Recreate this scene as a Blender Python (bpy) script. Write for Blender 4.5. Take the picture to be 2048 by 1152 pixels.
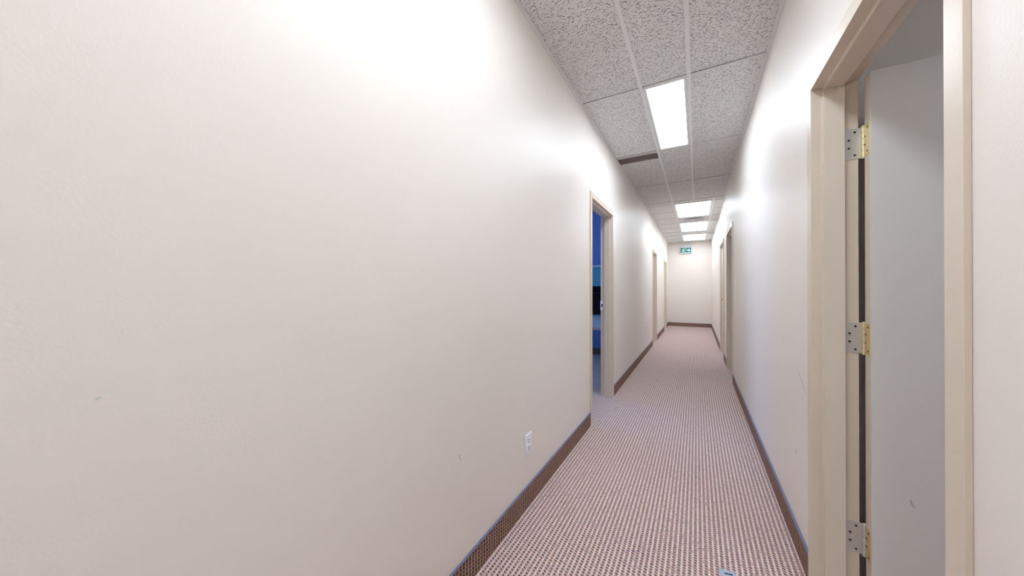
import bpy, bmesh, math, random
from mathutils import Vector
random.seed(7)
for o in list(bpy.data.objects):
    bpy.data.objects.remove(o)
C = bpy.context.scene.collection
SC = bpy.context.scene

# ------------------------------------------------------------------ camera, world, exposure
CAM_H = 1.1917
cd = bpy.data.cameras.new('camera')
cd.sensor_width = 36.0
cd.lens = 655.3 / 2048 * 36.0
cd.clip_start = 0.02
cam = bpy.data.objects.new('camera', cd)
C.objects.link(cam)
cam.location = (0, 0, CAM_H)
cam.rotation_euler = (math.pi / 2 + math.radians(0.177), 0, math.radians(29.396))
SC.camera = cam

SKY = (0.32, 0.52, 1.0)
SKY_STRENGTH = 6.0
LAMP = (0.80, 0.90, 1.0)
LAMP_STRENGTH = 18.5        # narrow one-by-four fixtures
WIDE_STRENGTH = 8.0         # two-by-four fixtures spread the same tubes over twice the lens
w = bpy.data.worlds.new('sky')
SC.world = w
w.use_nodes = True
w.node_tree.nodes['Background'].inputs[0].default_value = (*SKY, 1)
w.node_tree.nodes['Background'].inputs[1].default_value = SKY_STRENGTH
SC.view_settings.view_transform = 'Standard'
SC.view_settings.look = 'None'
SC.view_settings.gamma = 1.0
SC.view_settings.use_curve_mapping = False
SC.view_settings.exposure = 0.17

# main measures (metres); corridor runs along +Y, camera stands at the origin
H = 2.672            # suspended ceiling
XL, XR = -0.8115, 0.4012
YB, YE = -3.0, 11.816
WT = 0.115           # partition thickness
FL, FR = XL + 0.010, XR - 0.010   # faces of the steel door frames
DECK = H + 0.14

# ------------------------------------------------------------------ material helpers
class G:
    """tiny node graph builder"""
    def __init__(s, name):
        s.m = bpy.data.materials.new(name)
        s.m.use_nodes = True
        s.t = s.m.node_tree
        s.b = s.t.nodes['Principled BSDF']
    def n(s, typ, **kw):
        nd = s.t.nodes.new(typ)
        for k, v in kw.items():
            setattr(nd, k, v)
        return nd
    def put(s, sock, v):
        if hasattr(v, 'is_output'):
            s.t.links.new(v, sock)
        elif isinstance(v, (tuple, list)):
            sock.default_value = (*v, 1) if len(v) == 3 and len(sock.default_value) == 4 else v
        else:
            sock.default_value = v
    def math(s, op, *a, clamp=False):
        nd = s.n('ShaderNodeMath', operation=op, use_clamp=clamp)
        for i, v in enumerate(a):
            s.put(nd.inputs[i], v)
        return nd.outputs[0]
    def step(s, x, a, b):
        nd = s.n('ShaderNodeMapRange', interpolation_type='SMOOTHSTEP')
        s.put(nd.inputs[0], x); s.put(nd.inputs[1], a); s.put(nd.inputs[2], b)
        return nd.outputs[0]
    def mix(s, f, a, b):
        nd = s.n('ShaderNodeMix', data_type='RGBA')
        s.put(nd.inputs[0], f); s.put(nd.inputs[6], a); s.put(nd.inputs[7], b)
        return nd.outputs[2]
    def pos(s):
        return s.n('ShaderNodeNewGeometry').outputs['Position']
    def obj(s):
        return s.n('ShaderNodeTexCoord').outputs['Object']
    def sep(s, v):
        nd = s.n('ShaderNodeSeparateXYZ'); s.put(nd.inputs[0], v); return nd.outputs
    def comb(s, x, y, z):
        nd = s.n('ShaderNodeCombineXYZ')
        for i, v in enumerate((x, y, z)):
            s.put(nd.inputs[i], v)
        return nd.outputs[0]
    def noise(s, v, scale, detail=2.0, rough=0.5):
        nd = s.n('ShaderNodeTexNoise')
        s.put(nd.inputs['Vector'], v); nd.inputs['Scale'].default_value = scale
        nd.inputs['Detail'].default_value = detail; nd.inputs['Roughness'].default_value = rough
        return nd.outputs
    def bump(s, h, dist, strength=1.0):
        nd = s.n('ShaderNodeBump')
        nd.inputs['Strength'].default_value = strength
        nd.inputs['Distance'].default_value = dist
        s.put(nd.inputs['Height'], h)
        s.t.links.new(nd.outputs[0], s.b.inputs['Normal'])
    def set(s, col=None, rough=None, metal=None, spec=None):
        if col is not None: s.put(s.b.inputs['Base Color'], col)
        if rough is not None: s.put(s.b.inputs['Roughness'], rough)
        if metal is not None: s.b.inputs['Metallic'].default_value = metal
        if spec is not None: s.b.inputs['Specular IOR Level'].default_value = spec
        return s.m

M = {}
def paint(key, col, rough, vary=0.03, bscale=260, bdist=0.0004, spec=0.5):
    g = G(key); p = g.pos()
    n1 = g.noise(p, 1.7, 3)[0]
    dk = tuple(c * (1 - vary) for c in col); lt = tuple(min(1, c * (1 + vary)) for c in col)
    g.set(g.mix(n1, dk, lt), rough, spec=spec)
    g.bump(g.noise(p, bscale, 2)[0], bdist)
    M[key] = g.m
def plain(key, col, rough=0.5, metal=0.0, spec=0.5, vary=0.05):
    g = G(key)
    n1 = g.noise(g.obj(), 22, 3)[0]
    g.set(g.mix(n1, tuple(c * (1 - vary) for c in col), tuple(min(1, c * (1 + vary)) for c in col)), rough, metal, spec)
    M[key] = g.m

paint('cream_wall', (0.885, 0.815, 0.752), 0.43, 0.012, 170, 0.0003, 0.32)
paint('frame_paint', (0.75, 0.645, 0.53), 0.36, 0.03, 300, 0.0002)
paint('door_paint', (0.72, 0.68, 0.65), 0.36, 0.02, 300, 0.0002)
paint('blue_wall', (0.22, 0.36, 0.75), 0.5, 0.02)
paint('office_ceiling', (0.60, 0.60, 0.60), 0.8, 0.03)
plain('deck', (0.06, 0.055, 0.05), 0.9)
plain('grid_white', (0.82, 0.81, 0.81), 0.45)
plain('tee_grey', (0.70, 0.69, 0.68), 0.6)
plain('fixture_white', (0.74, 0.75, 0.78), 0.4)
plain('vent_brown', (0.55, 0.47, 0.44), 0.7)
plain('vent_white', (0.62, 0.61, 0.61), 0.5)
plain('dark_hole', (0.012, 0.010, 0.010), 0.6)
plain('brass', (0.74, 0.58, 0.30), 0.32, 0.85)
plain('pale_brass', (0.84, 0.76, 0.52), 0.26, 0.85)
plain('steel', (0.70, 0.69, 0.66), 0.38, 0.7)
plain('outlet_white', (0.90, 0.91, 0.96), 0.35)
plain('binding', (0.17, 0.18, 0.29), 0.6)
plain('pale_blue_metal', (0.42, 0.52, 0.66), 0.38, 0.3)
plain('desk_top', (0.62, 0.72, 0.80), 0.4)
plain('desk_edge', (0.42, 0.40, 0.52), 0.5)
plain('desk_metal', (0.10, 0.10, 0.13), 0.5)
plain('hutch_teal', (0.12, 0.42, 0.55), 0.5)
plain('hutch_shaded', (0.035, 0.02, 0.035), 0.8)  # near-black puts the shadow under the overhanging cabinet into the colour
plain('hutch_white', (0.85, 0.86, 0.88), 0.4)
plain('window_white', (0.8, 0.8, 0.8), 0.4)
plain('sign_white', (0.66, 0.66, 0.69), 0.4)
plain('scuff', (0.30, 0.26, 0.23), 0.7)
plain('chip', (0.72, 0.70, 0.66), 0.7)

def emitter(key, col, strength, base=(0.8, 0.8, 0.8)):
    g = G(key)
    g.set(base, 0.5)
    g.put(g.b.inputs['Emission Color'], col)
    g.b.inputs['Emission Strength'].default_value = strength
    M[key] = g.m
emitter('lamp_lens', LAMP, LAMP_STRENGTH)
emitter('wide_lens', LAMP, WIDE_STRENGTH)
plain('sign_green', (0.012, 0.13, 0.11), 0.5)
emitter('sign_lit', (0.30, 0.85, 0.75), 0.30, (0.35, 0.62, 0.56))

def carpet(key, axes, light, mid, dark):
    g = G(key); s = g.sep(g.pos())
    a, b = s[axes[0]], s[axes[1]]
    u = g.math('DIVIDE', a, 0.0205)
    col = g.math('FLOOR', u); fu = g.math('FRACT', u)
    v = g.math('DIVIDE', b, 0.0155)
    odd = g.math('MULTIPLY', col, 0.33)
    vv = g.math('ADD', g.math('ADD', v, odd), g.math('MULTIPLY', fu, 0.45))
    fv = g.math('FRACT', vv); row = g.math('FLOOR', vv)
    wn = g.n('ShaderNodeTexWhiteNoise', noise_dimensions='2D')
    g.put(wn.inputs['Vector'], g.comb(col, row, 0.0))
    cell, cellc = wn.outputs[0], wn.outputs[1]
    jag = g.noise(g.pos(), 300, 2)[0]
    fu2 = g.math('ADD', fu, g.math('MULTIPLY', g.math('SUBTRACT', jag, 0.5), 0.45))
    mu = g.math('MULTIPLY', g.step(fu2, 0.32, 0.42), g.math('SUBTRACT', 1.0, g.step(fu2, 0.88, 1.0)))
    fv2 = g.math('ADD', fv, g.math('MULTIPLY', g.math('SUBTRACT', jag, 0.5), 0.5))
    mv = g.math('MULTIPLY', g.step(fv2, 0.14, 0.24), g.math('SUBTRACT', 1.0, g.step(fv2, 0.68, 0.80)))
    hole = g.math('MULTIPLY', mu, mv)
    tint = g.mix(cell, (0.20, 0.06, 0.05), (0.16, 0.15, 0.20))
    yarn = g.mix(g.step(g.noise(g.pos(), 55, 2)[0], 0.35, 0.7), light, tuple(x * 0.80 for x in light))
    yarn = g.mix(g.math('MULTIPLY', g.step(cell, 0.80, 0.95), 0.35), yarn, tint)
    side = g.mix(mu, yarn, mid)
    dk = g.mix(0.07, dark, cellc)
    big = g.noise(g.pos(), 1.3, 2)[0]
    c = g.mix(hole, side, g.mix(g.math('MULTIPLY', cell, 0.22), dk, mid))
    c = g.mix(g.math('MULTIPLY', g.step(big, 0.45, 0.75), 0.16), c, mid)
    g.set(c, 0.95, spec=0.12)
    g.b.inputs['Sheen Weight'].default_value = 0.35 if key == 'carpet' else 0.0
    g.b.inputs['Sheen Roughness'].default_value = 0.6
    g.bump(g.math('SUBTRACT', 1.0, hole), 0.003, 0.6)
    M[key] = g.m
carpet('carpet', (0, 1), (0.90, 0.70, 0.655), (0.62, 0.42, 0.385), (0.085, 0.026, 0.024))
carpet('carpet_base_shaded', (1, 2), (0.50, 0.31, 0.235), (0.27, 0.15, 0.112), (0.022, 0.008, 0.007))  # same carpet as the floor, dimmer light on the upright strip put into browner yarn
carpet('carpet_end_shaded', (0, 2), (0.50, 0.31, 0.235), (0.27, 0.15, 0.112), (0.022, 0.008, 0.007))  # shaded copy of the floor carpet, turned for the end walls

def tile_mat():
    g = G('fissured_tile'); p = g.pos(); s = g.sep(p)
    base = g.comb(s[0], s[1], 0.0)
    wob = g.noise(p, 60, 2)[1]
    vm = g.n('ShaderNodeVectorMath', operation='SCALE'); g.put(vm.inputs[0], wob); vm.inputs['Scale'].default_value = 0.008
    va = g.n('ShaderNodeVectorMath', operation='ADD'); g.put(va.inputs[0], base); g.put(va.inputs[1], vm.outputs[0])
    masks = []
    for sc, ln, wd, off in ((38, 0.0125, 0.0013, 0.0), (54, 0.0085, 0.0012, 3.7), (100, 0.0032, 0.0011, 9.1)):
        o = g.n('ShaderNodeVectorMath', operation='ADD'); g.put(o.inputs[0], va.outputs[0]); o.inputs[1].default_value = (off, off * 1.3, 0)
        q = g.sep(o.outputs[0]); q = g.comb(q[0], q[1], 0.0)
        v = g.n('ShaderNodeTexVoronoi', voronoi_dimensions='2D'); g.put(v.inputs['Vector'], q); v.inputs['Scale'].default_value = sc
        dsub = g.n('ShaderNodeVectorMath', operation='SUBTRACT'); g.put(dsub.inputs[0], q); g.put(dsub.inputs[1], v.outputs['Position'])
        cc = g.n('ShaderNodeSeparateColor'); g.put(cc.inputs[0], v.outputs['Color'])
        ang = g.math('MULTIPLY', g.math('SUBTRACT', cc.outputs[0], 0.5), 1.9)
        r = g.n('ShaderNodeVectorRotate', rotation_type='Z_AXIS'); g.put(r.inputs['Vector'], dsub.outputs[0]); g.put(r.inputs['Angle'], ang)
        l = g.sep(r.outputs[0])
        lx = g.math('ABSOLUTE', l[0]); ly = g.math('ABSOLUTE', l[1])
        L = g.math('MULTIPLY', cc.outputs[1], ln)
        mx = g.math('LESS_THAN', lx, L)
        my = g.math('SUBTRACT', 1.0, g.step(ly, wd * 0.6, wd * 1.5))
        keep = g.math('GREATER_THAN', cc.outputs[2], 0.30)
        masks.append(g.math('MULTIPLY', g.math('MULTIPLY', mx, my), keep))
    m = g.math('MAXIMUM', g.math('MAXIMUM', masks[0], masks[1]), masks[2])
    fine = g.noise(p, 140, 3)[0]
    c = g.mix(fine, (0.74, 0.735, 0.72), (0.83, 0.825, 0.81))
    c = g.mix(g.math('MULTIPLY', m, 0.85), c, (0.08, 0.07, 0.068))
    g.set(c, 0.9, spec=0.2)
    g.bump(g.math('SUBTRACT', 1.0, m), 0.003, 0.8)
    M['tile'] = g.m
tile_mat()

def glass_mat():
    m = bpy.data.materials.new('window_glass'); m.use_nodes = True
    t = m.node_tree; t.nodes.clear()
    out = t.nodes.new('ShaderNodeOutputMaterial'); mx = t.nodes.new('ShaderNodeMixShader')
    tr = t.nodes.new('ShaderNodeBsdfTransparent'); gl = t.nodes.new('ShaderNodeBsdfGlossy'); fr = t.nodes.new('ShaderNodeFresnel')
    gl.inputs['Roughness'].default_value = 0.02
    t.links.new(fr.outputs[0], mx.inputs[0]); t.links.new(tr.outputs[0], mx.inputs[1]); t.links.new(gl.outputs[0], mx.inputs[2])
    t.links.new(mx.outputs[0], out.inputs[0])
    M['glass'] = m
glass_mat()

# ------------------------------------------------------------------ mesh helpers
def BM():
    return bmesh.new()
def box(bm, x0, x1, y0, y1, z0, z1):
    v = [bm.verts.new(p) for p in ((x0, y0, z0), (x1, y0, z0), (x1, y1, z0), (x0, y1, z0), (x0, y0, z1), (x1, y0, z1), (x1, y1, z1), (x0, y1, z1))]
    for f in ((0, 3, 2, 1), (4, 5, 6, 7), (0, 1, 5, 4), (1, 2, 6, 5), (2, 3, 7, 6), (3, 0, 4, 7)):
        bm.faces.new([v[i] for i in f])
    return bm
def cyl(bm, c, r, h, axis='z', n=16, r2=None):
    r2 = r if r2 is None else r2
    rings = []
    for t, rr in ((-h / 2, r), (h / 2, r2)):
        ring = []
        for i in range(n):
            a = 2 * math.pi * i / n
            q = (rr * math.cos(a), rr * math.sin(a), t)
            if axis == 'x': q = (q[2], q[0], q[1])
            if axis == 'y': q = (q[1], q[2], q[0])
            ring.append(bm.verts.new((c[0] + q[0], c[1] + q[1], c[2] + q[2])))
        rings.append(ring)
    for i in range(n):
        j = (i + 1) % n
        bm.faces.new((rings[0][i], rings[0][j], rings[1][j], rings[1][i]))
    bm.faces.new(rings[0][::-1]); bm.faces.new(rings[1])
    return bm
def lathe(bm, c, prof, axis, n=20):
    """prof: (distance along axis, radius) list"""
    rings = []
    for t, rr in prof:
        ring = []
        for i in range(n):
            a = 2 * math.pi * i / n
            q = (rr * math.cos(a), rr * math.sin(a), t)
            if axis == 'x': q = (q[2], q[0], q[1])
            if axis == 'y': q = (q[1], q[2], q[0])
            ring.append(bm.verts.new((c[0] + q[0], c[1] + q[1], c[2] + q[2])))
        rings.append(ring)
    for k in range(len(rings) - 1):
        for i in range(n):
            j = (i + 1) % n
            bm.faces.new((rings[k][i], rings[k][j], rings[k + 1][j], rings[k + 1][i]))
    bm.faces.new(rings[0][::-1]); bm.faces.new(rings[-1])
    return bm
def prism(bm, pts, a0, a1, plane='xz'):
    """pts polygon in the plane, extruded along the remaining axis from a0 to a1"""
    def P(p, a):
        if plane == 'xz': return (p[0], a, p[1])
        if plane == 'yz': return (a, p[0], p[1])
        return (p[0], p[1], a)
    A = [bm.verts.new(P(p, a0)) for p in pts]; B = [bm.verts.new(P(p, a1)) for p in pts]
    n = len(pts)
    bm.faces.new(A); bm.faces.new(B[::-1])
    for i in range(n):
        j = (i + 1) % n
        bm.faces.new((A[i], B[i], B[j], A[j]))
    return bm
def obj(name, bm, mat, parent=None, bevel=0.0, smooth=False):
    bmesh.ops.recalc_face_normals(bm, faces=bm.faces)
    me = bpy.data.meshes.new(name)
    bm.to_mesh(me); bm.free()
    me.materials.append(M[mat])
    if smooth:
        for p in me.polygons: p.use_smooth = True
    o = bpy.data.objects.new(name, me)
    C.objects.link(o)
    if parent is not None:
        o.parent = parent
        o.matrix_parent_inverse = Matrix_inv(parent)
    if bevel:
        b = o.modifiers.new('edge', 'BEVEL'); b.width = bevel; b.segments = 2; b.limit_method = 'ANGLE'; b.angle_limit = math.radians(40)
    return o
def Matrix_inv(p):
    from mathutils import Matrix
    m = Matrix.Translation(p.location)
    if p.parent is not None:
        pass
    return m.inverted()
def tag(o, label, cat=None, group=None, kind=None):
    o['label'] = label
    if cat: o['category'] = cat
    if group: o['group'] = group
    if kind: o['kind'] = kind
    return o
def empty(name, loc):
    o = bpy.data.objects.new(name, None)
    o.empty_display_size = 0.1
    o.location = loc
    C.objects.link(o)
    return o
def struct(o, label, cat):
    return tag(o, label, cat, kind='structure')

# ------------------------------------------------------------------ the setting
OUT_L, OUT_R = -4.2, 3.6
# doors: side, y0, y1 (clear width between rabbets), head height
DOORS = {
    1: ('R', 0.903, 1.696, 1.972),
    2: ('L', 2.872, 3.687, 2.000),
    3: ('L', 7.520, 8.250, 1.985),
    4: ('L', 10.300, 11.020, 1.975),
    5: ('R', 5.020, 5.855, 1.995),
    6: ('R', 6.590, 7.430, 2.000),
}
struct(obj('floor', box(BM(), OUT_L - 0.2, OUT_R + 0.2, YB - 0.2, YE + 0.2, -0.1, 0.0), 'carpet'),
       'mauve and brown woven loop carpet covering the corridor floor', 'floor')

def corridor_wall(side):
    bm = BM()
    x0, x1 = (XL - WT, XL) if side == 'L' else (XR, XR + WT)
    y = YB
    for s, y0, y1, zt in sorted([d for d in DOORS.values() if d[0] == side], key=lambda d: d[1]):
        box(bm, x0, x1, y, y0 - 0.03, 0, DECK)
        box(bm, x0, x1, y0 - 0.03, y1 + 0.03, zt + 0.03, DECK)
        y = y1 + 0.03
    box(bm, x0, x1, y, YE, 0, DECK)
    return bm
wall_left = struct(obj('wall_left', corridor_wall('L'), 'cream_wall'), 'long cream painted corridor wall with the power outlet', 'wall')
wall_right = struct(obj('wall_right', corridor_wall('R'), 'cream_wall'), 'cream painted corridor wall beside the open hinged door', 'wall')
struct(obj('wall_end', box(BM(), XL - WT, XR + WT, YE, YE + 0.12, 0, DECK), 'cream_wall'), 'cream wall closing the far end of the corridor under the exit sign', 'wall')
struct(obj('wall_back', box(BM(), XL - WT, XR + WT, YB - 0.12, YB, 0, DECK), 'cream_wall'), 'cream wall behind the viewpoint', 'wall')

# outer shell with the office windows
def shell(side, wy0, wy1, wz0, wz1):
    bm = BM()
    x0, x1 = (OUT_L - 0.15, OUT_L) if side == 'L' else (OUT_R, OUT_R + 0.15)
    box(bm, x0, x1, YB - 0.12, wy0, 0, DECK); box(bm, x0, x1, wy1, YE + 0.12, 0, DECK)
    box(bm, x0, x1, wy0, wy1, 0, wz0); box(bm, x0, x1, wy0, wy1, wz1, DECK)
    return bm
WIN_L = (2.9, 5.3, 0.85, 2.25)
struct(obj('wall_outer_left', shell('L', *WIN_L), 'blue_wall'), 'blue outer wall of the office through the left doorway', 'wall')
struct(obj('wall_outer_right', box(BM(), OUT_R, OUT_R + 0.15, YB - 0.12, YE + 0.12, 0, DECK), 'cream_wall'), 'outer wall of the room behind the hinged door', 'wall')
def window(n, x, wy0, wy1, wz0, wz1, label):
    r = empty('window_%d' % n, (x, (wy0 + wy1) / 2, wz0)); struct(r, label, 'window')
    t = 0.05; ym = (wy0 + wy1) / 2
    for a in ((wy0, wy0 + t, wz0, wz1), (wy1 - t, wy1, wz0, wz1), (wy0 + t, wy1 - t, wz0, wz0 + t), (wy0 + t, wy1 - t, wz1 - t, wz1), (ym - t / 2, ym + t / 2, wz0 + t, wz1 - t)):
        obj('window_frame', box(BM(), x - 0.03, x + 0.03, *a), 'window_white', r, 0.003)
    for a in ((wy0 + t, ym - t / 2), (ym + t / 2, wy1 - t)):
        obj('pane', box(BM(), x - 0.003, x + 0.003, a[0], a[1], wz0 + t, wz1 - t), 'glass', r)
    L = bpy.data.lights.new('window_portal', 'AREA'); L.shape = 'RECTANGLE'; L.size = wy1 - wy0; L.size_y = wz1 - wz0
    L.cycles.is_portal = True
    lo = bpy.data.objects.new('window_portal', L); C.objects.link(lo)
    sgn = 1 if x < 0 else -1
    lo.location = (x + sgn * 0.05, ym, (wz0 + wz1) / 2)
    lo.rotation_euler = (math.pi / 2, 0, -sgn * math.pi / 2)
window(1, OUT_L - 0.08, *WIN_L, 'office window with blue daylight in the left room')

# partitions between the rooms
for nm, x0, x1, y0, y1, mt, lb in (
        ('wall_office_far', OUT_L, XL - WT, 6.0, 6.1, 'blue_wall', 'blue far wall of the office behind the desk'),
        ('wall_office_near', OUT_L, XL - WT, 2.2, 2.3, 'blue_wall', 'near wall of the office in the left doorway'),
        ('wall_room_far', XR + WT, OUT_R, 1.86, 1.96, 'cream_wall', 'wall close behind the open hinged door'),
        ('wall_room_near', XR + WT, OUT_R, -1.5, -1.4, 'cream_wall', 'near wall of the room with the hinged door'),
        ('wall_store_near', XR + WT, OUT_R, 4.3, 4.4, 'cream_wall', 'near wall of the unlit room on the right'),
        ('wall_store_far', XR + WT, OUT_R, 6.1, 6.2, 'cream_wall', 'far wall of the unlit room on the right')):
    struct(obj(nm, box(BM(), x0, x1, y0, y1, 0, DECK), mt), lb, 'wall')
def room_ceiling():
    bm = BM(); a, b, c, d = 1.75, 2.35, -0.45, 0.78
    for q in ((XR + WT, a, -1.4, 1.86), (b, OUT_R, -1.4, 1.86), (a, b, -1.4, c), (a, b, d, 1.86)):
        box(bm, *q, H, H + 0.05)
    return bm
struct(obj('ceiling_office', box(BM(), OUT_L, XL - WT, 2.3, 6.0, H, H + 0.05), 'office_ceiling'), 'plain ceiling of the blue office', 'ceiling')
struct(obj('ceiling_room', room_ceiling(), 'office_ceiling'), 'plain ceiling of the room with the hinged door', 'ceiling')

# suspended corridor ceiling: dark deck above, tiles and tees below
ceiling = struct(obj('ceiling', box(BM(), OUT_L - 0.15, OUT_R + 0.15, YB - 0.12, YE + 0.12, DECK, DECK + 0.1), 'deck'),
                 'suspended corridor ceiling of fissured white tiles in a white grid', 'ceiling')
BL, BA, BB = -0.356, -0.045, 0.2465     # main tees: left, right (near zone), right (far zone)
YA = [-2.44, -1.19, 0.06, 1.31, 2.567, 3.815, 5.07, 6.19]
YZ = [6.19, 6.375, 7.01, 7.645, 8.285, 8.92, 9.56, 10.14, 10.75, 11.36, YE]
FW = 0.012
def tee(x0, x1, y0, y1):
    bm = BM()
    box(bm, x0, x1, y0, y1, H - 0.005, H - 0.0015)
    if x1 - x0 < y1 - y0: xm = (x0 + x1) / 2; box(bm, xm - 0.001, xm + 0.001, y0, y1, H - 0.0015, H + 0.03)
    else: ym = (y0 + y1) / 2; box(bm, x0, x1, ym - 0.001, ym + 0.001, H - 0.0015, H + 0.03)
    return bm
obj('main_tee', tee(BL - FW, BL + FW, YB, YE), 'grid_white', ceiling)
obj('main_tee', tee(BA - FW, BA + FW, YB, 6.19), 'grid_white', ceiling)
obj('main_tee', tee(BB - FW, BB + FW, 6.19, YE), 'grid_white', ceiling)
obj('wall_angle', box(BM(), XL, XL + 0.022, YB, YE, H - 0.005, H - 0.0015), 'grid_white', ceiling)
obj('wall_angle', box(BM(), XR - 0.022, XR, YB, YE, H - 0.005, H - 0.0015), 'grid_white', ceiling)
obj('wall_angle', box(BM(), XL + 0.022, XR - 0.022, YE - 0.022, YE, H - 0.0052, H - 0.0016), 'grid_white', ceiling)
VENT = (-0.796, -0.371, 3.858, 4.047)
def tile(x0, x1, y0, y1):
    gap = 0.0035 if y1 - y0 > 0.7 else 0.0025
    obj('ceiling_tile', box(BM(), x0 + 0.002, x1 - 0.002, y0 + 0.002, y1 - FW - gap, H - 0.001 + random.uniform(0, 0.0015), H + 0.018), 'tile', ceiling)
def cols(b):
    return ((XL + 0.004, BL - 0.002), (BL + 0.002, b - 0.002), (b + 0.002, XR - 0.004))
LIGHTS_A = ((-2.44, -1.19), (0.06, 1.31), (2.567, 3.815))
LIGHTS_B = ((6.375, 7.645), (8.285, 9.56), (10.14, 11.36))
DIFF = (7.645, 8.285)
ya = [YB] + YA
for i in range(len(ya) - 1):
    y0, y1 = ya[i], ya[i + 1]
    for k, (x0, x1) in enumerate(cols(BA)):
        if k == 1 and (y0, y1) in LIGHTS_A: continue
        if k == 0 and abs(y0 - 3.815) < 1e-6:
            tile(x0, x1, VENT[3] + 0.012, y1); continue
        tile(x0, x1, y0, y1)
    for k, (x0, x1) in enumerate(cols(BA)):
        obj('cross_tee', tee(x0 + 0.012, x1 - 0.012, y1 - FW, y1 + FW), 'tee_grey', ceiling)
for i in range(len(YZ) - 1):
    y0, y1 = YZ[i], YZ[i + 1]
    for k, (x0, x1) in enumerate(cols(BB)):
        ymid = (y0 + y1) / 2
        if k == 1 and (any(a < ymid < b for a, b in LIGHTS_B) or DIFF[0] < ymid < DIFF[1]): continue
        tile(x0, x1, y0, y1)
        if i < len(YZ) - 2:
            obj('cross_tee', tee(x0 + 0.012, x1 - 0.012, y1 - FW, y1 + FW), 'tee_grey', ceiling)

# recessed ceiling lights
def ceiling_light(x0, x1, y0, y1, label, group, lens='lamp_lens'):
    r = empty('ceiling_light', ((x0 + x1) / 2, (y0 + y1) / 2, H)); tag(r, label, 'ceiling light', group)
    e = 0.020
    bm = BM()
    for a in ((x0, x0 + e, y0, y1), (x1 - e, x1, y0, y1), (x0 + e, x1 - e, y0, y0 + e), (x0 + e, x1 - e, y1 - e, y1)):
        box(bm, *a, H - 0.004, H + 0.004)
    obj('lens_frame', bm, 'fixture_white', r)
    bm = BM()
    box(bm, x0, x1, y0, y1, H + 0.095, H + 0.10)
    for a in ((x0, x0 + 0.003, y0, y1), (x1 - 0.003, x1, y0, y1), (x0 + 0.003, x1 - 0.003, y0, y0 + 0.003), (x0 + 0.003, x1 - 0.003, y1 - 0.003, y1)):
        box(bm, *a, H + 0.004, H + 0.095)
    obj('housing', bm, 'fixture_white', r)
    obj('lens', box(BM(), x0 + e, x1 - e, y0 + e, y1 - e, H - 0.0015, H + 0.0035), lens, r)
    return r
g1 = 'recessed fluorescent ceiling lights along the corridor'
for (y0, y1), lb in zip(LIGHTS_A, ('narrow recessed ceiling light behind the viewpoint', 'narrow recessed ceiling light overhead, out of the picture',
                                   'long narrow lit ceiling panel nearest the viewer, beside the dark return grille')):
    ceiling_light(BL + 0.0125, BA - 0.0125, y0 + 0.013, y1 - 0.013, lb, g1)
for (y0, y1), lb in zip(LIGHTS_B, ('wide lit ceiling panel just before the air diffuser, largest of the far three',
                                   'wide lit ceiling panel just beyond the air diffuser, middle of the far three',
                                   'wide lit ceiling panel nearest the exit sign, smallest of the far three')):
    ceiling_light(BL + 0.0125, BB - 0.0125, y0 + 0.013, y1 - 0.013, lb, g1, 'wide_lens')
ceiling_light(1.75, 2.35, -0.45, 0.78, 'ceiling light of the room behind the hinged door', 'recessed office ceiling lights', 'wide_lens')

# return grille beside the first light
r = empty('return_grille', ((VENT[0] + VENT[1]) / 2, (VENT[2] + VENT[3]) / 2, H))
tag(r, 'dark brown slotted return air grille in the ceiling by the left wall', 'vent')
bm = BM(); x0, x1, y0, y1 = VENT
for a in ((x0 - 0.006, x1 + 0.006, y0 - 0.008, y0), (x0 - 0.006, x1 + 0.006, y1, y1 + 0.008), (x0 - 0.006, x0, y0, y1), (x1, x1 + 0.006, y0, y1)):
    box(bm, *a, H - 0.004, H + 0.002)
obj('grille_frame', bm, 'grid_white', r)
bm = BM()
for a in ((x0, x1, y0 - 0.002, y0), (x0, x1, y1, y1 + 0.002), (x0 - 0.002, x0, y0, y1), (x1, x1 + 0.002, y0, y1)):
    box(bm, *a, H + 0.002, H + 0.08)
box(bm, x0, x1, y0, y1, H + 0.08, H + 0.085)
obj('duct_box', bm, 'vent_brown', r)
bm = BM(); n = 14
for i in range(n):
    yy = y0 + (i + 0.5) * (y1 - y0) / n
    prism(bm, [(yy - 0.0055, H + 0.0005), (yy - 0.0040, H + 0.0005), (yy + 0.0055, H + 0.007), (yy + 0.0040, H + 0.007)], x0, x1, 'yz')
obj('louvers', bm, 'vent_brown', r)

# square supply diffuser between the second and third light
x0, x1, y0, y1 = BL + 0.0125, BB - 0.0125, DIFF[0] + 0.013, DIFF[1] - 0.013
cx, cy = (x0 + x1) / 2, (y0 + y1) / 2
r = empty('ceiling_diffuser', (cx, cy, H))
tag(r, 'square white louvred air diffuser between two wide lit ceiling panels', 'vent')
def ring(bm, a, b, z0, z1, th):
    """sloped square ring from half-size a (low z0) to b (high z1)"""
    lo, hi = [], []
    for s, t in ((-1, -1), (1, -1), (1, 1), (-1, 1)):
        lo.append((bm.verts.new((cx + s * a, cy + t * a, z0)), bm.verts.new((cx + s * a, cy + t * a, z0 + th))))
        hi.append((bm.verts.new((cx + s * b, cy + t * b, z1)), bm.verts.new((cx + s * b, cy + t * b, z1 + th))))
    for i in range(4):
        j = (i + 1) % 4
        bm.faces.new((lo[i][0], lo[j][0], hi[j][0], hi[i][0])); bm.faces.new((lo[i][1], hi[i][1], hi[j][1], lo[j][1]))
        bm.faces.new((lo[i][0], lo[i][1], lo[j][1], lo[j][0])); bm.faces.new((hi[i][0], hi[j][0], hi[j][1], hi[i][1]))
bm = BM()
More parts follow.
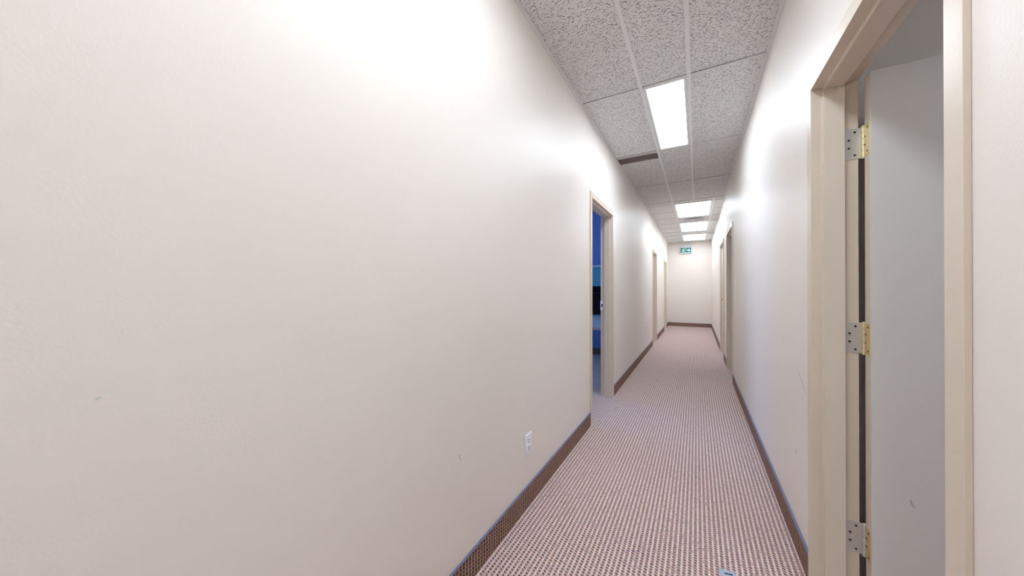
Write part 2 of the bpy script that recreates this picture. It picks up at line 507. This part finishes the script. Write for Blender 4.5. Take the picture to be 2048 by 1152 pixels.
for a in ((x0, x1, y0, cy - 0.20), (x0, x1, cy + 0.20, y1), (x0, cx - 0.20, cy - 0.20, cy + 0.20), (cx + 0.20, x1, cy - 0.20, cy + 0.20)):
    box(bm, *a, H - 0.002, H + 0.002)
obj('face_panel', bm, 'vent_white', r)
obj('duct_box', box(BM(), cx - 0.21, cx + 0.21, cy - 0.21, cy + 0.21, H + 0.07, H + 0.075), 'vent_brown', r)
for a in (0.20, 0.145, 0.09):
    bm = BM(); ring(bm, a, a - 0.045, H - 0.002, H + 0.030, 0.002); obj('louver_ring', bm, 'vent_white', r)
obj('center_plate', box(BM(), cx - 0.035, cx + 0.035, cy - 0.035, cy + 0.035, H - 0.002, H + 0.002), 'vent_white', r)

# ------------------------------------------------------------------ carpet base strips
def base_runs(side):
    runs, y = [], YB
    for s, y0, y1, zt in sorted([d for d in DOORS.values() if d[0] == side], key=lambda d: d[1]):
        runs.append((y, y0 - 0.051)); y = y1 + 0.051
    runs.append((y, YE - 0.009)); return runs
BH = 0.110
BT = 0.008
for side, x, s in (('left', XL, 1), ('right', XR, -1)):
    names = {'left': ('leading up to the blue office doorway', 'between the blue office doorway and the next left doorway', 'between the two far left doorways', 'in the far left corner'),
             'right': ('behind the viewpoint', 'from the open hinged door to the dark doorway', 'between the dark doorway and the door with a knob', 'from the door with a knob to the far wall')}[side]
    for (y0, y1), lb in zip(base_runs(side[0].upper()), names):
        xa, xb = sorted((x, x + s * BT))
        b = struct(obj('baseboard_' + side, box(BM(), xa, xb, y0, y1, 0, BH), 'carpet_base_shaded'), 'carpet base strip in shade-darkened brown along the %s wall %s' % (side, lb), 'baseboard')
        xa, xb = sorted((x, x + s * (BT + 0.0025)))
        obj('binding', box(BM(), xa, xb, y0, y1, BH, BH + 0.006), 'binding', b, 0.0015)
b = struct(obj('baseboard_end', box(BM(), XL, XR, YE - BT, YE, 0, BH), 'carpet_end_shaded'), 'carpet base strip in shade-darkened brown along the far end wall', 'baseboard')
obj('binding', box(BM(), XL, XR, YE - BT - 0.002, YE, BH, BH + 0.006), 'binding', b, 0.0015)

# ------------------------------------------------------------------ steel door frames and doors
PROF = [(0, .05), (0, 0), (.034, 0), (.034, -.016), (.094, -.016), (.094, 0), (.135, 0), (.135, .05), (.125, .05), (.125, .03), (.010, .03), (.010, .05)]
PROF6 = [(0, .05), (0, 0), (.078, 0), (.078, -.016), (.094, -.016), (.094, 0), (.135, 0), (.135, .05), (.125, .05), (.125, .03), (.010, .03), (.010, .05)]
def frame_piece(side, y0, y1, zt, which, prof=PROF):
    X = (lambda d: FR + d) if side == 'R' else (lambda d: FL - d)
    pts = {'near': lambda d, w: ((X(d), y0 - w, 0.0), (X(d), y0 - w, zt + w)),
           'head': lambda d, w: ((X(d), y0 - w, zt + w), (X(d), y1 + w, zt + w)),
           'far': lambda d, w: ((X(d), y1 + w, zt + w), (X(d), y1 + w, 0.0))}[which]
    bm = BM(); A, B = [], []
    for d, w_ in prof:
        a, b = pts(d, w_); A.append(bm.verts.new(a)); B.append(bm.verts.new(b))
    n = len(A)
    bm.faces.new(A); bm.faces.new(B[::-1])
    for i in range(n):
        j = (i + 1) % n; bm.faces.new((A[i], B[i], B[j], A[j]))
    return bm
def knob(parent, c, direction, mat='brass'):
    prof = [(0, 0.030), (0.004, 0.031), (0.008, 0.026), (0.010, 0.012), (0.030, 0.011), (0.036, 0.020), (0.046, 0.026), (0.056, 0.025), (0.062, 0.016), (0.064, 0.004)]
    ax, s = direction
    return obj('door_knob', lathe(BM(), c, [(s * t, r_) for t, r_ in prof], ax), mat, parent, smooth=True)
door_root = {}
DL = {1: 'open door with three brass hinges swung into the right room', 2: 'beige framed doorway open onto the blue office',
      3: 'middle of the three left doorways, closed in a beige frame', 4: 'farthest left doorway beside the end wall',
      5: 'beige framed doorway into the dark room on the right', 6: 'closed right door with a small brass knob, farthest on that side'}
for n_, (side, y0, y1, zt) in DOORS.items():
    r = empty('door_%d' % n_, (FR if side == 'R' else FL, (y0 + y1) / 2, 0)); struct(r, DL[n_], 'door'); door_root[n_] = r
    for which, nm in (('near', 'door_jamb'), ('far', 'door_jamb'), ('head', 'door_head')):
        obj(nm, frame_piece(side, y0, y1, zt, which, PROF6 if n_ == 6 else PROF), 'frame_paint', r, 0.0012)
# door 1: swung ninety degrees into the room
r = door_root[1]; y1 = DOORS[1][2]; zt = DOORS[1][3]
leaf = obj('door_leaf', box(BM(), 0.5395, 1.325, 1.639, 1.684, 0.012, zt - 0.005), 'door_paint', r, 0.0015)
leaf_hinged = leaf
obj('hinge_edge', box(BM(), 0.5388, 0.5396, 1.6395, 1.6835, 0.013, zt - 0.006), 'frame_paint', leaf)
knob(leaf, (1.262, 1.639, 0.97), ('y', -1)); knob(leaf, (1.262, 1.684, 0.97), ('y', 1))
for zc, fm, km in ((1.734, 'steel', 'pale_brass'), (1.010, 'steel', 'pale_brass'), (0.268, 'steel', 'steel')):
    hh = 0.057
    hg = obj('hinge', box(BM(), 0.489, 0.5330, y1 - 0.0022, y1, zc - hh, zc + hh), fm, r, 0.0008)
    hg['label'] = 'brass butt hinge with silvery frame plate'
    dp = obj('door_plate', box(BM(), 0.5373, 0.5395, 1.6445, 1.688, zc - hh, zc + hh), 'brass', hg, 0.0008)
    seg = 2 * hh / 5
    for k in range(5):
        obj('knuckle', cyl(BM(), (0.5377, 1.6895, zc - hh + (k + 0.5) * seg), 0.0064, seg - 0.0012), km, hg, 0.0006)
    for e in (-1, 1):
        obj('pin_tip', lathe(BM(), (0.5377, 1.6895, zc + e * hh), [(e * t, q) for t, q in ((0, 0.0062), (0.002, 0.0066), (0.004, 0.0045), (0.005, 0.001))], 'z'), km, hg, smooth=True)
    for dx, dz in ((0.0265, 0.043), (0.0105, 0.015), (0.0105, -0.015), (0.0265, -0.043)):
        s_ = obj('screw_rim', cyl(BM(), (0.489 + dx, y1 - 0.0024, zc + dz), 0.0052, 0.0006, 'y'), fm, hg)
        obj('screw', cyl(BM(), (0.489 + dx, y1 - 0.0029, zc + dz), 0.0038, 0.0008, 'y'), 'dark_hole', hg)
        obj('screw', cyl(BM(), (0.5371, 1.688 - dx * 1.15, zc + dz), 0.0036, 0.0008, 'x'), 'dark_hole', hg)
# door 2: leaf folded back inside the office, strike plate on the far jamb
r = door_root[2]; y0, y1, zt = DOORS[2][1:]
leaf = obj('door_leaf', box(BM(), FL - 0.94, FL - 0.15, y0 + 0.012, y0 + 0.057, 0.012, zt - 0.005), 'door_paint', r, 0.0015)
knob(leaf, (FL - 0.88, y0 + 0.057, 1.0), ('y', 1)); knob(leaf, (FL - 0.88, y0 + 0.012, 1.0), ('y', -1))
sp = obj('strike_plate', box(BM(), FL - 0.1385, FL - 0.107, y1 - 0.003, y1, 0.955, 1.062), 'outlet_white', r, 0.001)
obj('latch_hole', box(BM(), FL - 0.126, FL - 0.113, y1 - 0.0036, y1 - 0.0026, 0.990, 1.025), 'dark_hole', sp)
# doors 3 and 4: closed, leaf on the room side
for n_ in (3, 4):
    r = door_root[n_]; y0, y1, zt = DOORS[n_][1:]
    leaf = obj('door_leaf', box(BM(), FL - 0.135, FL - 0.0945, y0 + 0.003, y1 - 0.003, 0.010, zt - 0.003), 'door_paint', r, 0.001)
    knob(leaf, (FL - 0.0945, y0 + 0.07, 1.0), ('x', 1))
# door 5: leaf swung into the dark room
r = door_root[5]; y0, y1, zt = DOORS[5][1:]
leaf = obj('door_leaf', box(BM(), FR + 0.150, FR + 0.96, y0 + 0.012, y0 + 0.057, 0.012, zt - 0.005), 'door_paint', r, 0.0015)
knob(leaf, (FR + 0.89, y0 + 0.057, 1.0), ('y', 1))
# door 6: closed on the corridor side
r = door_root[6]; y0, y1, zt = DOORS[6][1:]
leaf = obj('door_leaf', box(BM(), FR + 0.034, FR + 0.0775, y0 + 0.003, y1 - 0.003, 0.010, zt - 0.003), 'door_paint', r, 0.001)
knob(leaf, (FR + 0.034, y0 + 0.065, 1.02), ('x', -1))

# ------------------------------------------------------------------ office behind the left doorway
r = empty('office_desk', (-1.34, 4.85, 0)); tag(r, 'pale topped office desk seen through the left doorway', 'desk')
obj('desk_top', box(BM(), -1.76, -0.935, 3.845, 5.90, 0.712, 0.742), 'desk_top', r, 0.003)
obj('edge_band', box(BM(), -1.76, -0.935, 3.840, 3.845, 0.708, 0.742), 'desk_edge', r, 0.001)
for lx in (-1.72, -0.975):
    for ly in (3.93, 5.84):
        obj('leg', box(BM(), lx - 0.022, lx + 0.022, ly - 0.022, ly + 0.022, 0, 0.712), 'desk_metal', r, 0.003)
r = empty('desk_hutch', (-1.34, 5.7, 0.742)); tag(r, 'teal overhead hutch with white top standing on the office desk', 'hutch')
obj('cabinet_box', box(BM(), -1.75, -0.945, 5.53, 5.89, 1.235, 1.565), 'hutch_shaded', r, 0.002)
obj('cabinet_door', box(BM(), -1.748, -1.349, 5.512, 5.53, 1.240, 1.565), 'hutch_teal', r, 0.002)
obj('cabinet_door', box(BM(), -1.345, -0.947, 5.512, 5.53, 1.240, 1.565), 'hutch_teal', r, 0.002)
obj('top_panel', box(BM(), -1.76, -0.935, 5.50, 5.90, 1.565, 1.588), 'hutch_white', r, 0.002)
obj('tackboard', box(BM(), -1.745, -0.95, 5.86, 5.885, 0.742, 1.235), 'hutch_shaded', r)
obj('tackboard_rail', box(BM(), -1.745, -0.95, 5.845, 5.86, 1.115, 1.125), 'desk_metal', r)
for lx in (-1.75, -0.963):
    obj('side_panel', box(BM(), lx, lx + 0.018, 5.55, 5.86, 0.742, 1.235), 'hutch_shaded', r, 0.002)
struct(obj('baseboard_office', box(BM(), OUT_L, XL - WT, 5.992, 6.0, 0, BH), 'carpet_end_shaded'), 'shade-darkened carpet base strip behind the office desk', 'baseboard')

# ------------------------------------------------------------------ power outlet
oy, oz = 1.620, 0.342
r = empty('power_outlet', (XL, oy, oz - 0.054)); tag(r, 'white duplex power outlet low on the left wall', 'outlet')
obj('cover_plate', box(BM(), XL, XL + 0.006, oy - 0.036, oy + 0.036, oz - 0.054, oz + 0.054), 'outlet_white', r, 0.0025)
for dz in (0.0195, -0.0195):
    pts = []
    for i in range(24):
        a = 2 * math.pi * i / 24
        pts.append((oy + 0.0172 * math.cos(a), oz + dz + max(-0.0135, min(0.0135, 0.0172 * math.sin(a)))))
    rc = obj('receptacle', prism(BM(), pts, XL + 0.005, XL + 0.0082, 'yz'), 'outlet_white', r, 0.0008)
    for dy, hh in ((-0.0063, 0.0045), (0.0063, 0.0037)):
        obj('slot', box(BM(), XL + 0.0078, XL + 0.0085, oy + dy - 0.0012, oy + dy + 0.0012, oz + dz + 0.003 - hh, oz + dz + 0.003 + hh), 'dark_hole', rc)
    obj('slot', cyl(BM(), (XL + 0.0081, oy, oz + dz - 0.0085), 0.0026, 0.0008, 'x', 12), 'dark_hole', rc)
obj('screw', cyl(BM(), (XL + 0.0065, oy, oz), 0.003, 0.0015, 'x', 12), 'steel', r)

# ------------------------------------------------------------------ exit sign on the end wall
sx0, sx1, sz0, sz1 = -0.462, -0.131, 2.318, 2.512
r = empty('exit_sign', ((sx0 + sx1) / 2, YE, sz0)); tag(r, 'green running man exit sign high on the far end wall', 'exit sign')
yf = YE - 0.055
obj('sign_box', box(BM(), sx0, sx1, yf, YE, sz0, sz1), 'sign_white', r, 0.004)
obj('mounting_canopy', prism(BM(), [(sx0 + 0.004, sz1), (sx1 - 0.004, sz1), (sx1 - 0.012, sz1 + 0.085), (sx0 + 0.012, sz1 + 0.085)], YE - 0.045, YE), 'sign_white', r, 0.004)
fx0, fx1, fz0, fz1 = sx0 + 0.020, sx1 - 0.020, sz0 + 0.026, sz1 - 0.014
pf = obj('pictogram_panel', box(BM(), fx0, fx1, yf - 0.002, yf, fz0, fz1), 'sign_green', r)
fw, fh = fx1 - fx0, fz1 - fz0
def pic(name, polys):
    bm = BM()
    for k, p in enumerate(polys):
        prism(bm, [(fx0 + a * fw, fz0 + b * fh) for a, b in p], yf - 0.0035 - 0.0001 * k, yf - 0.002)
    return obj(name, bm, 'sign_lit', pf)
def limb(a, b, wd):
    dx, dz = (b[0] - a[0]) * fw, (b[1] - a[1]) * fh; L_ = math.hypot(dx, dz); nx, nz = -dz / L_ * wd, dx / L_ * wd
    return [(a[0] + nx / fw, a[1] + nz / fh), (b[0] + nx / fw, b[1] + nz / fh), (b[0] - nx / fw, b[1] - nz / fh), (a[0] - nx / fw, a[1] - nz / fh)]
pic('running_man', [
    [(0.30 + 0.042 * math.cos(t * math.pi / 6), 0.84 + 0.085 * math.sin(t * math.pi / 6)) for t in range(12)],
    limb((0.275, 0.74), (0.225, 0.42), 0.015),
    limb((0.27, 0.70), (0.36, 0.58), 0.008), limb((0.36, 0.58), (0.42, 0.68), 0.007),
    limb((0.26, 0.72), (0.16, 0.66), 0.008), limb((0.16, 0.66), (0.12, 0.48), 0.007),
    limb((0.23, 0.44), (0.34, 0.34), 0.010), limb((0.34, 0.34), (0.33, 0.10), 0.009),
    limb((0.22, 0.44), (0.20, 0.24), 0.010), limb((0.20, 0.24), (0.08, 0.16), 0.009)])
pic('arrow', [[(0.56, 0.36), (0.76, 0.36), (0.76, 0.12), (0.98, 0.50), (0.76, 0.88), (0.76, 0.64), (0.56, 0.64)]])
pic('doorway_outline', [[(0.44, 0.06), (0.47, 0.06), (0.47, 0.94), (0.44, 0.94)], [(0.06, 0.02), (0.94, 0.02), (0.94, 0.07), (0.06, 0.07)], [(0.47, 0.90), (0.66, 0.90), (0.66, 0.94), (0.47, 0.94)]])

# ------------------------------------------------------------------ floor outlet cover at the lower picture edge
ang = math.radians(12)
r = empty('floor_outlet_cover', (0.118, 1.610, 0)); tag(r, 'small pale blue metal floor outlet cover at the bottom picture edge', 'outlet cover')
a_ = obj('cover_plate', box(BM(), 0.088, 0.148, 1.565, 1.655, 0.0, 0.005), 'pale_blue_metal', r, 0.002)
obj('slot', box(BM(), 0.104, 0.134, 1.631, 1.637, 0.0048, 0.0056), 'dark_hole', r)
r.rotation_euler = (0, 0, ang)

# ------------------------------------------------------------------ small scuffs with a shape of their own
def scuff(parent, pts, wd, axis, at, mat='scuff'):
    """thin paint scratch lying on a surface: polyline in the surface plane"""
    bm = BM(); L_, R_ = [], []
    n = len(pts)
    for i, p in enumerate(pts):
        q0, q1 = pts[max(0, i - 1)], pts[min(n - 1, i + 1)]
        dx, dz = q1[0] - q0[0], q1[1] - q0[1]; l = math.hypot(dx, dz); k = wd * (0.35 + 0.65 * math.sin(math.pi * (i + 0.5) / n))
        L_.append((p[0] - dz / l * k, p[1] + dx / l * k)); R_.append((p[0] + dz / l * k, p[1] - dx / l * k))
    prism(bm, L_ + R_[::-1], at[0], at[1], 'yz' if axis == 'x' else 'xz')
    return obj('scuff_mark', bm, mat, parent)

scuff(leaf_hinged, [(0.633, 0.473), (0.635, 0.464), (0.639, 0.456), (0.645, 0.450)], 0.0012, 'y', (1.6384, 1.6392))
scuff(wall_left, [(1.018, 0.543), (1.021, 0.530), (1.027, 0.518)], 0.0011, 'x', (XL - 0.0004, XL + 0.0004))
scuff(wall_left, [(0.126, 1.019), (0.1285, 1.0215), (0.1315, 1.0222)], 0.0018, 'x', (XL - 0.0004, XL + 0.0012), 'chip')
scuff(wall_right, [(1.945, 0.832), (1.925, 0.815), (1.895, 0.800), (1.850, 0.770), (1.815, 0.745)], 0.0009, 'x', (XR - 0.0004, XR + 0.0004))
scuff(wall_right, [(1.968, 0.452), (1.972, 0.440), (1.976, 0.425)], 0.0008, 'x', (XR - 0.0004, XR + 0.0004))
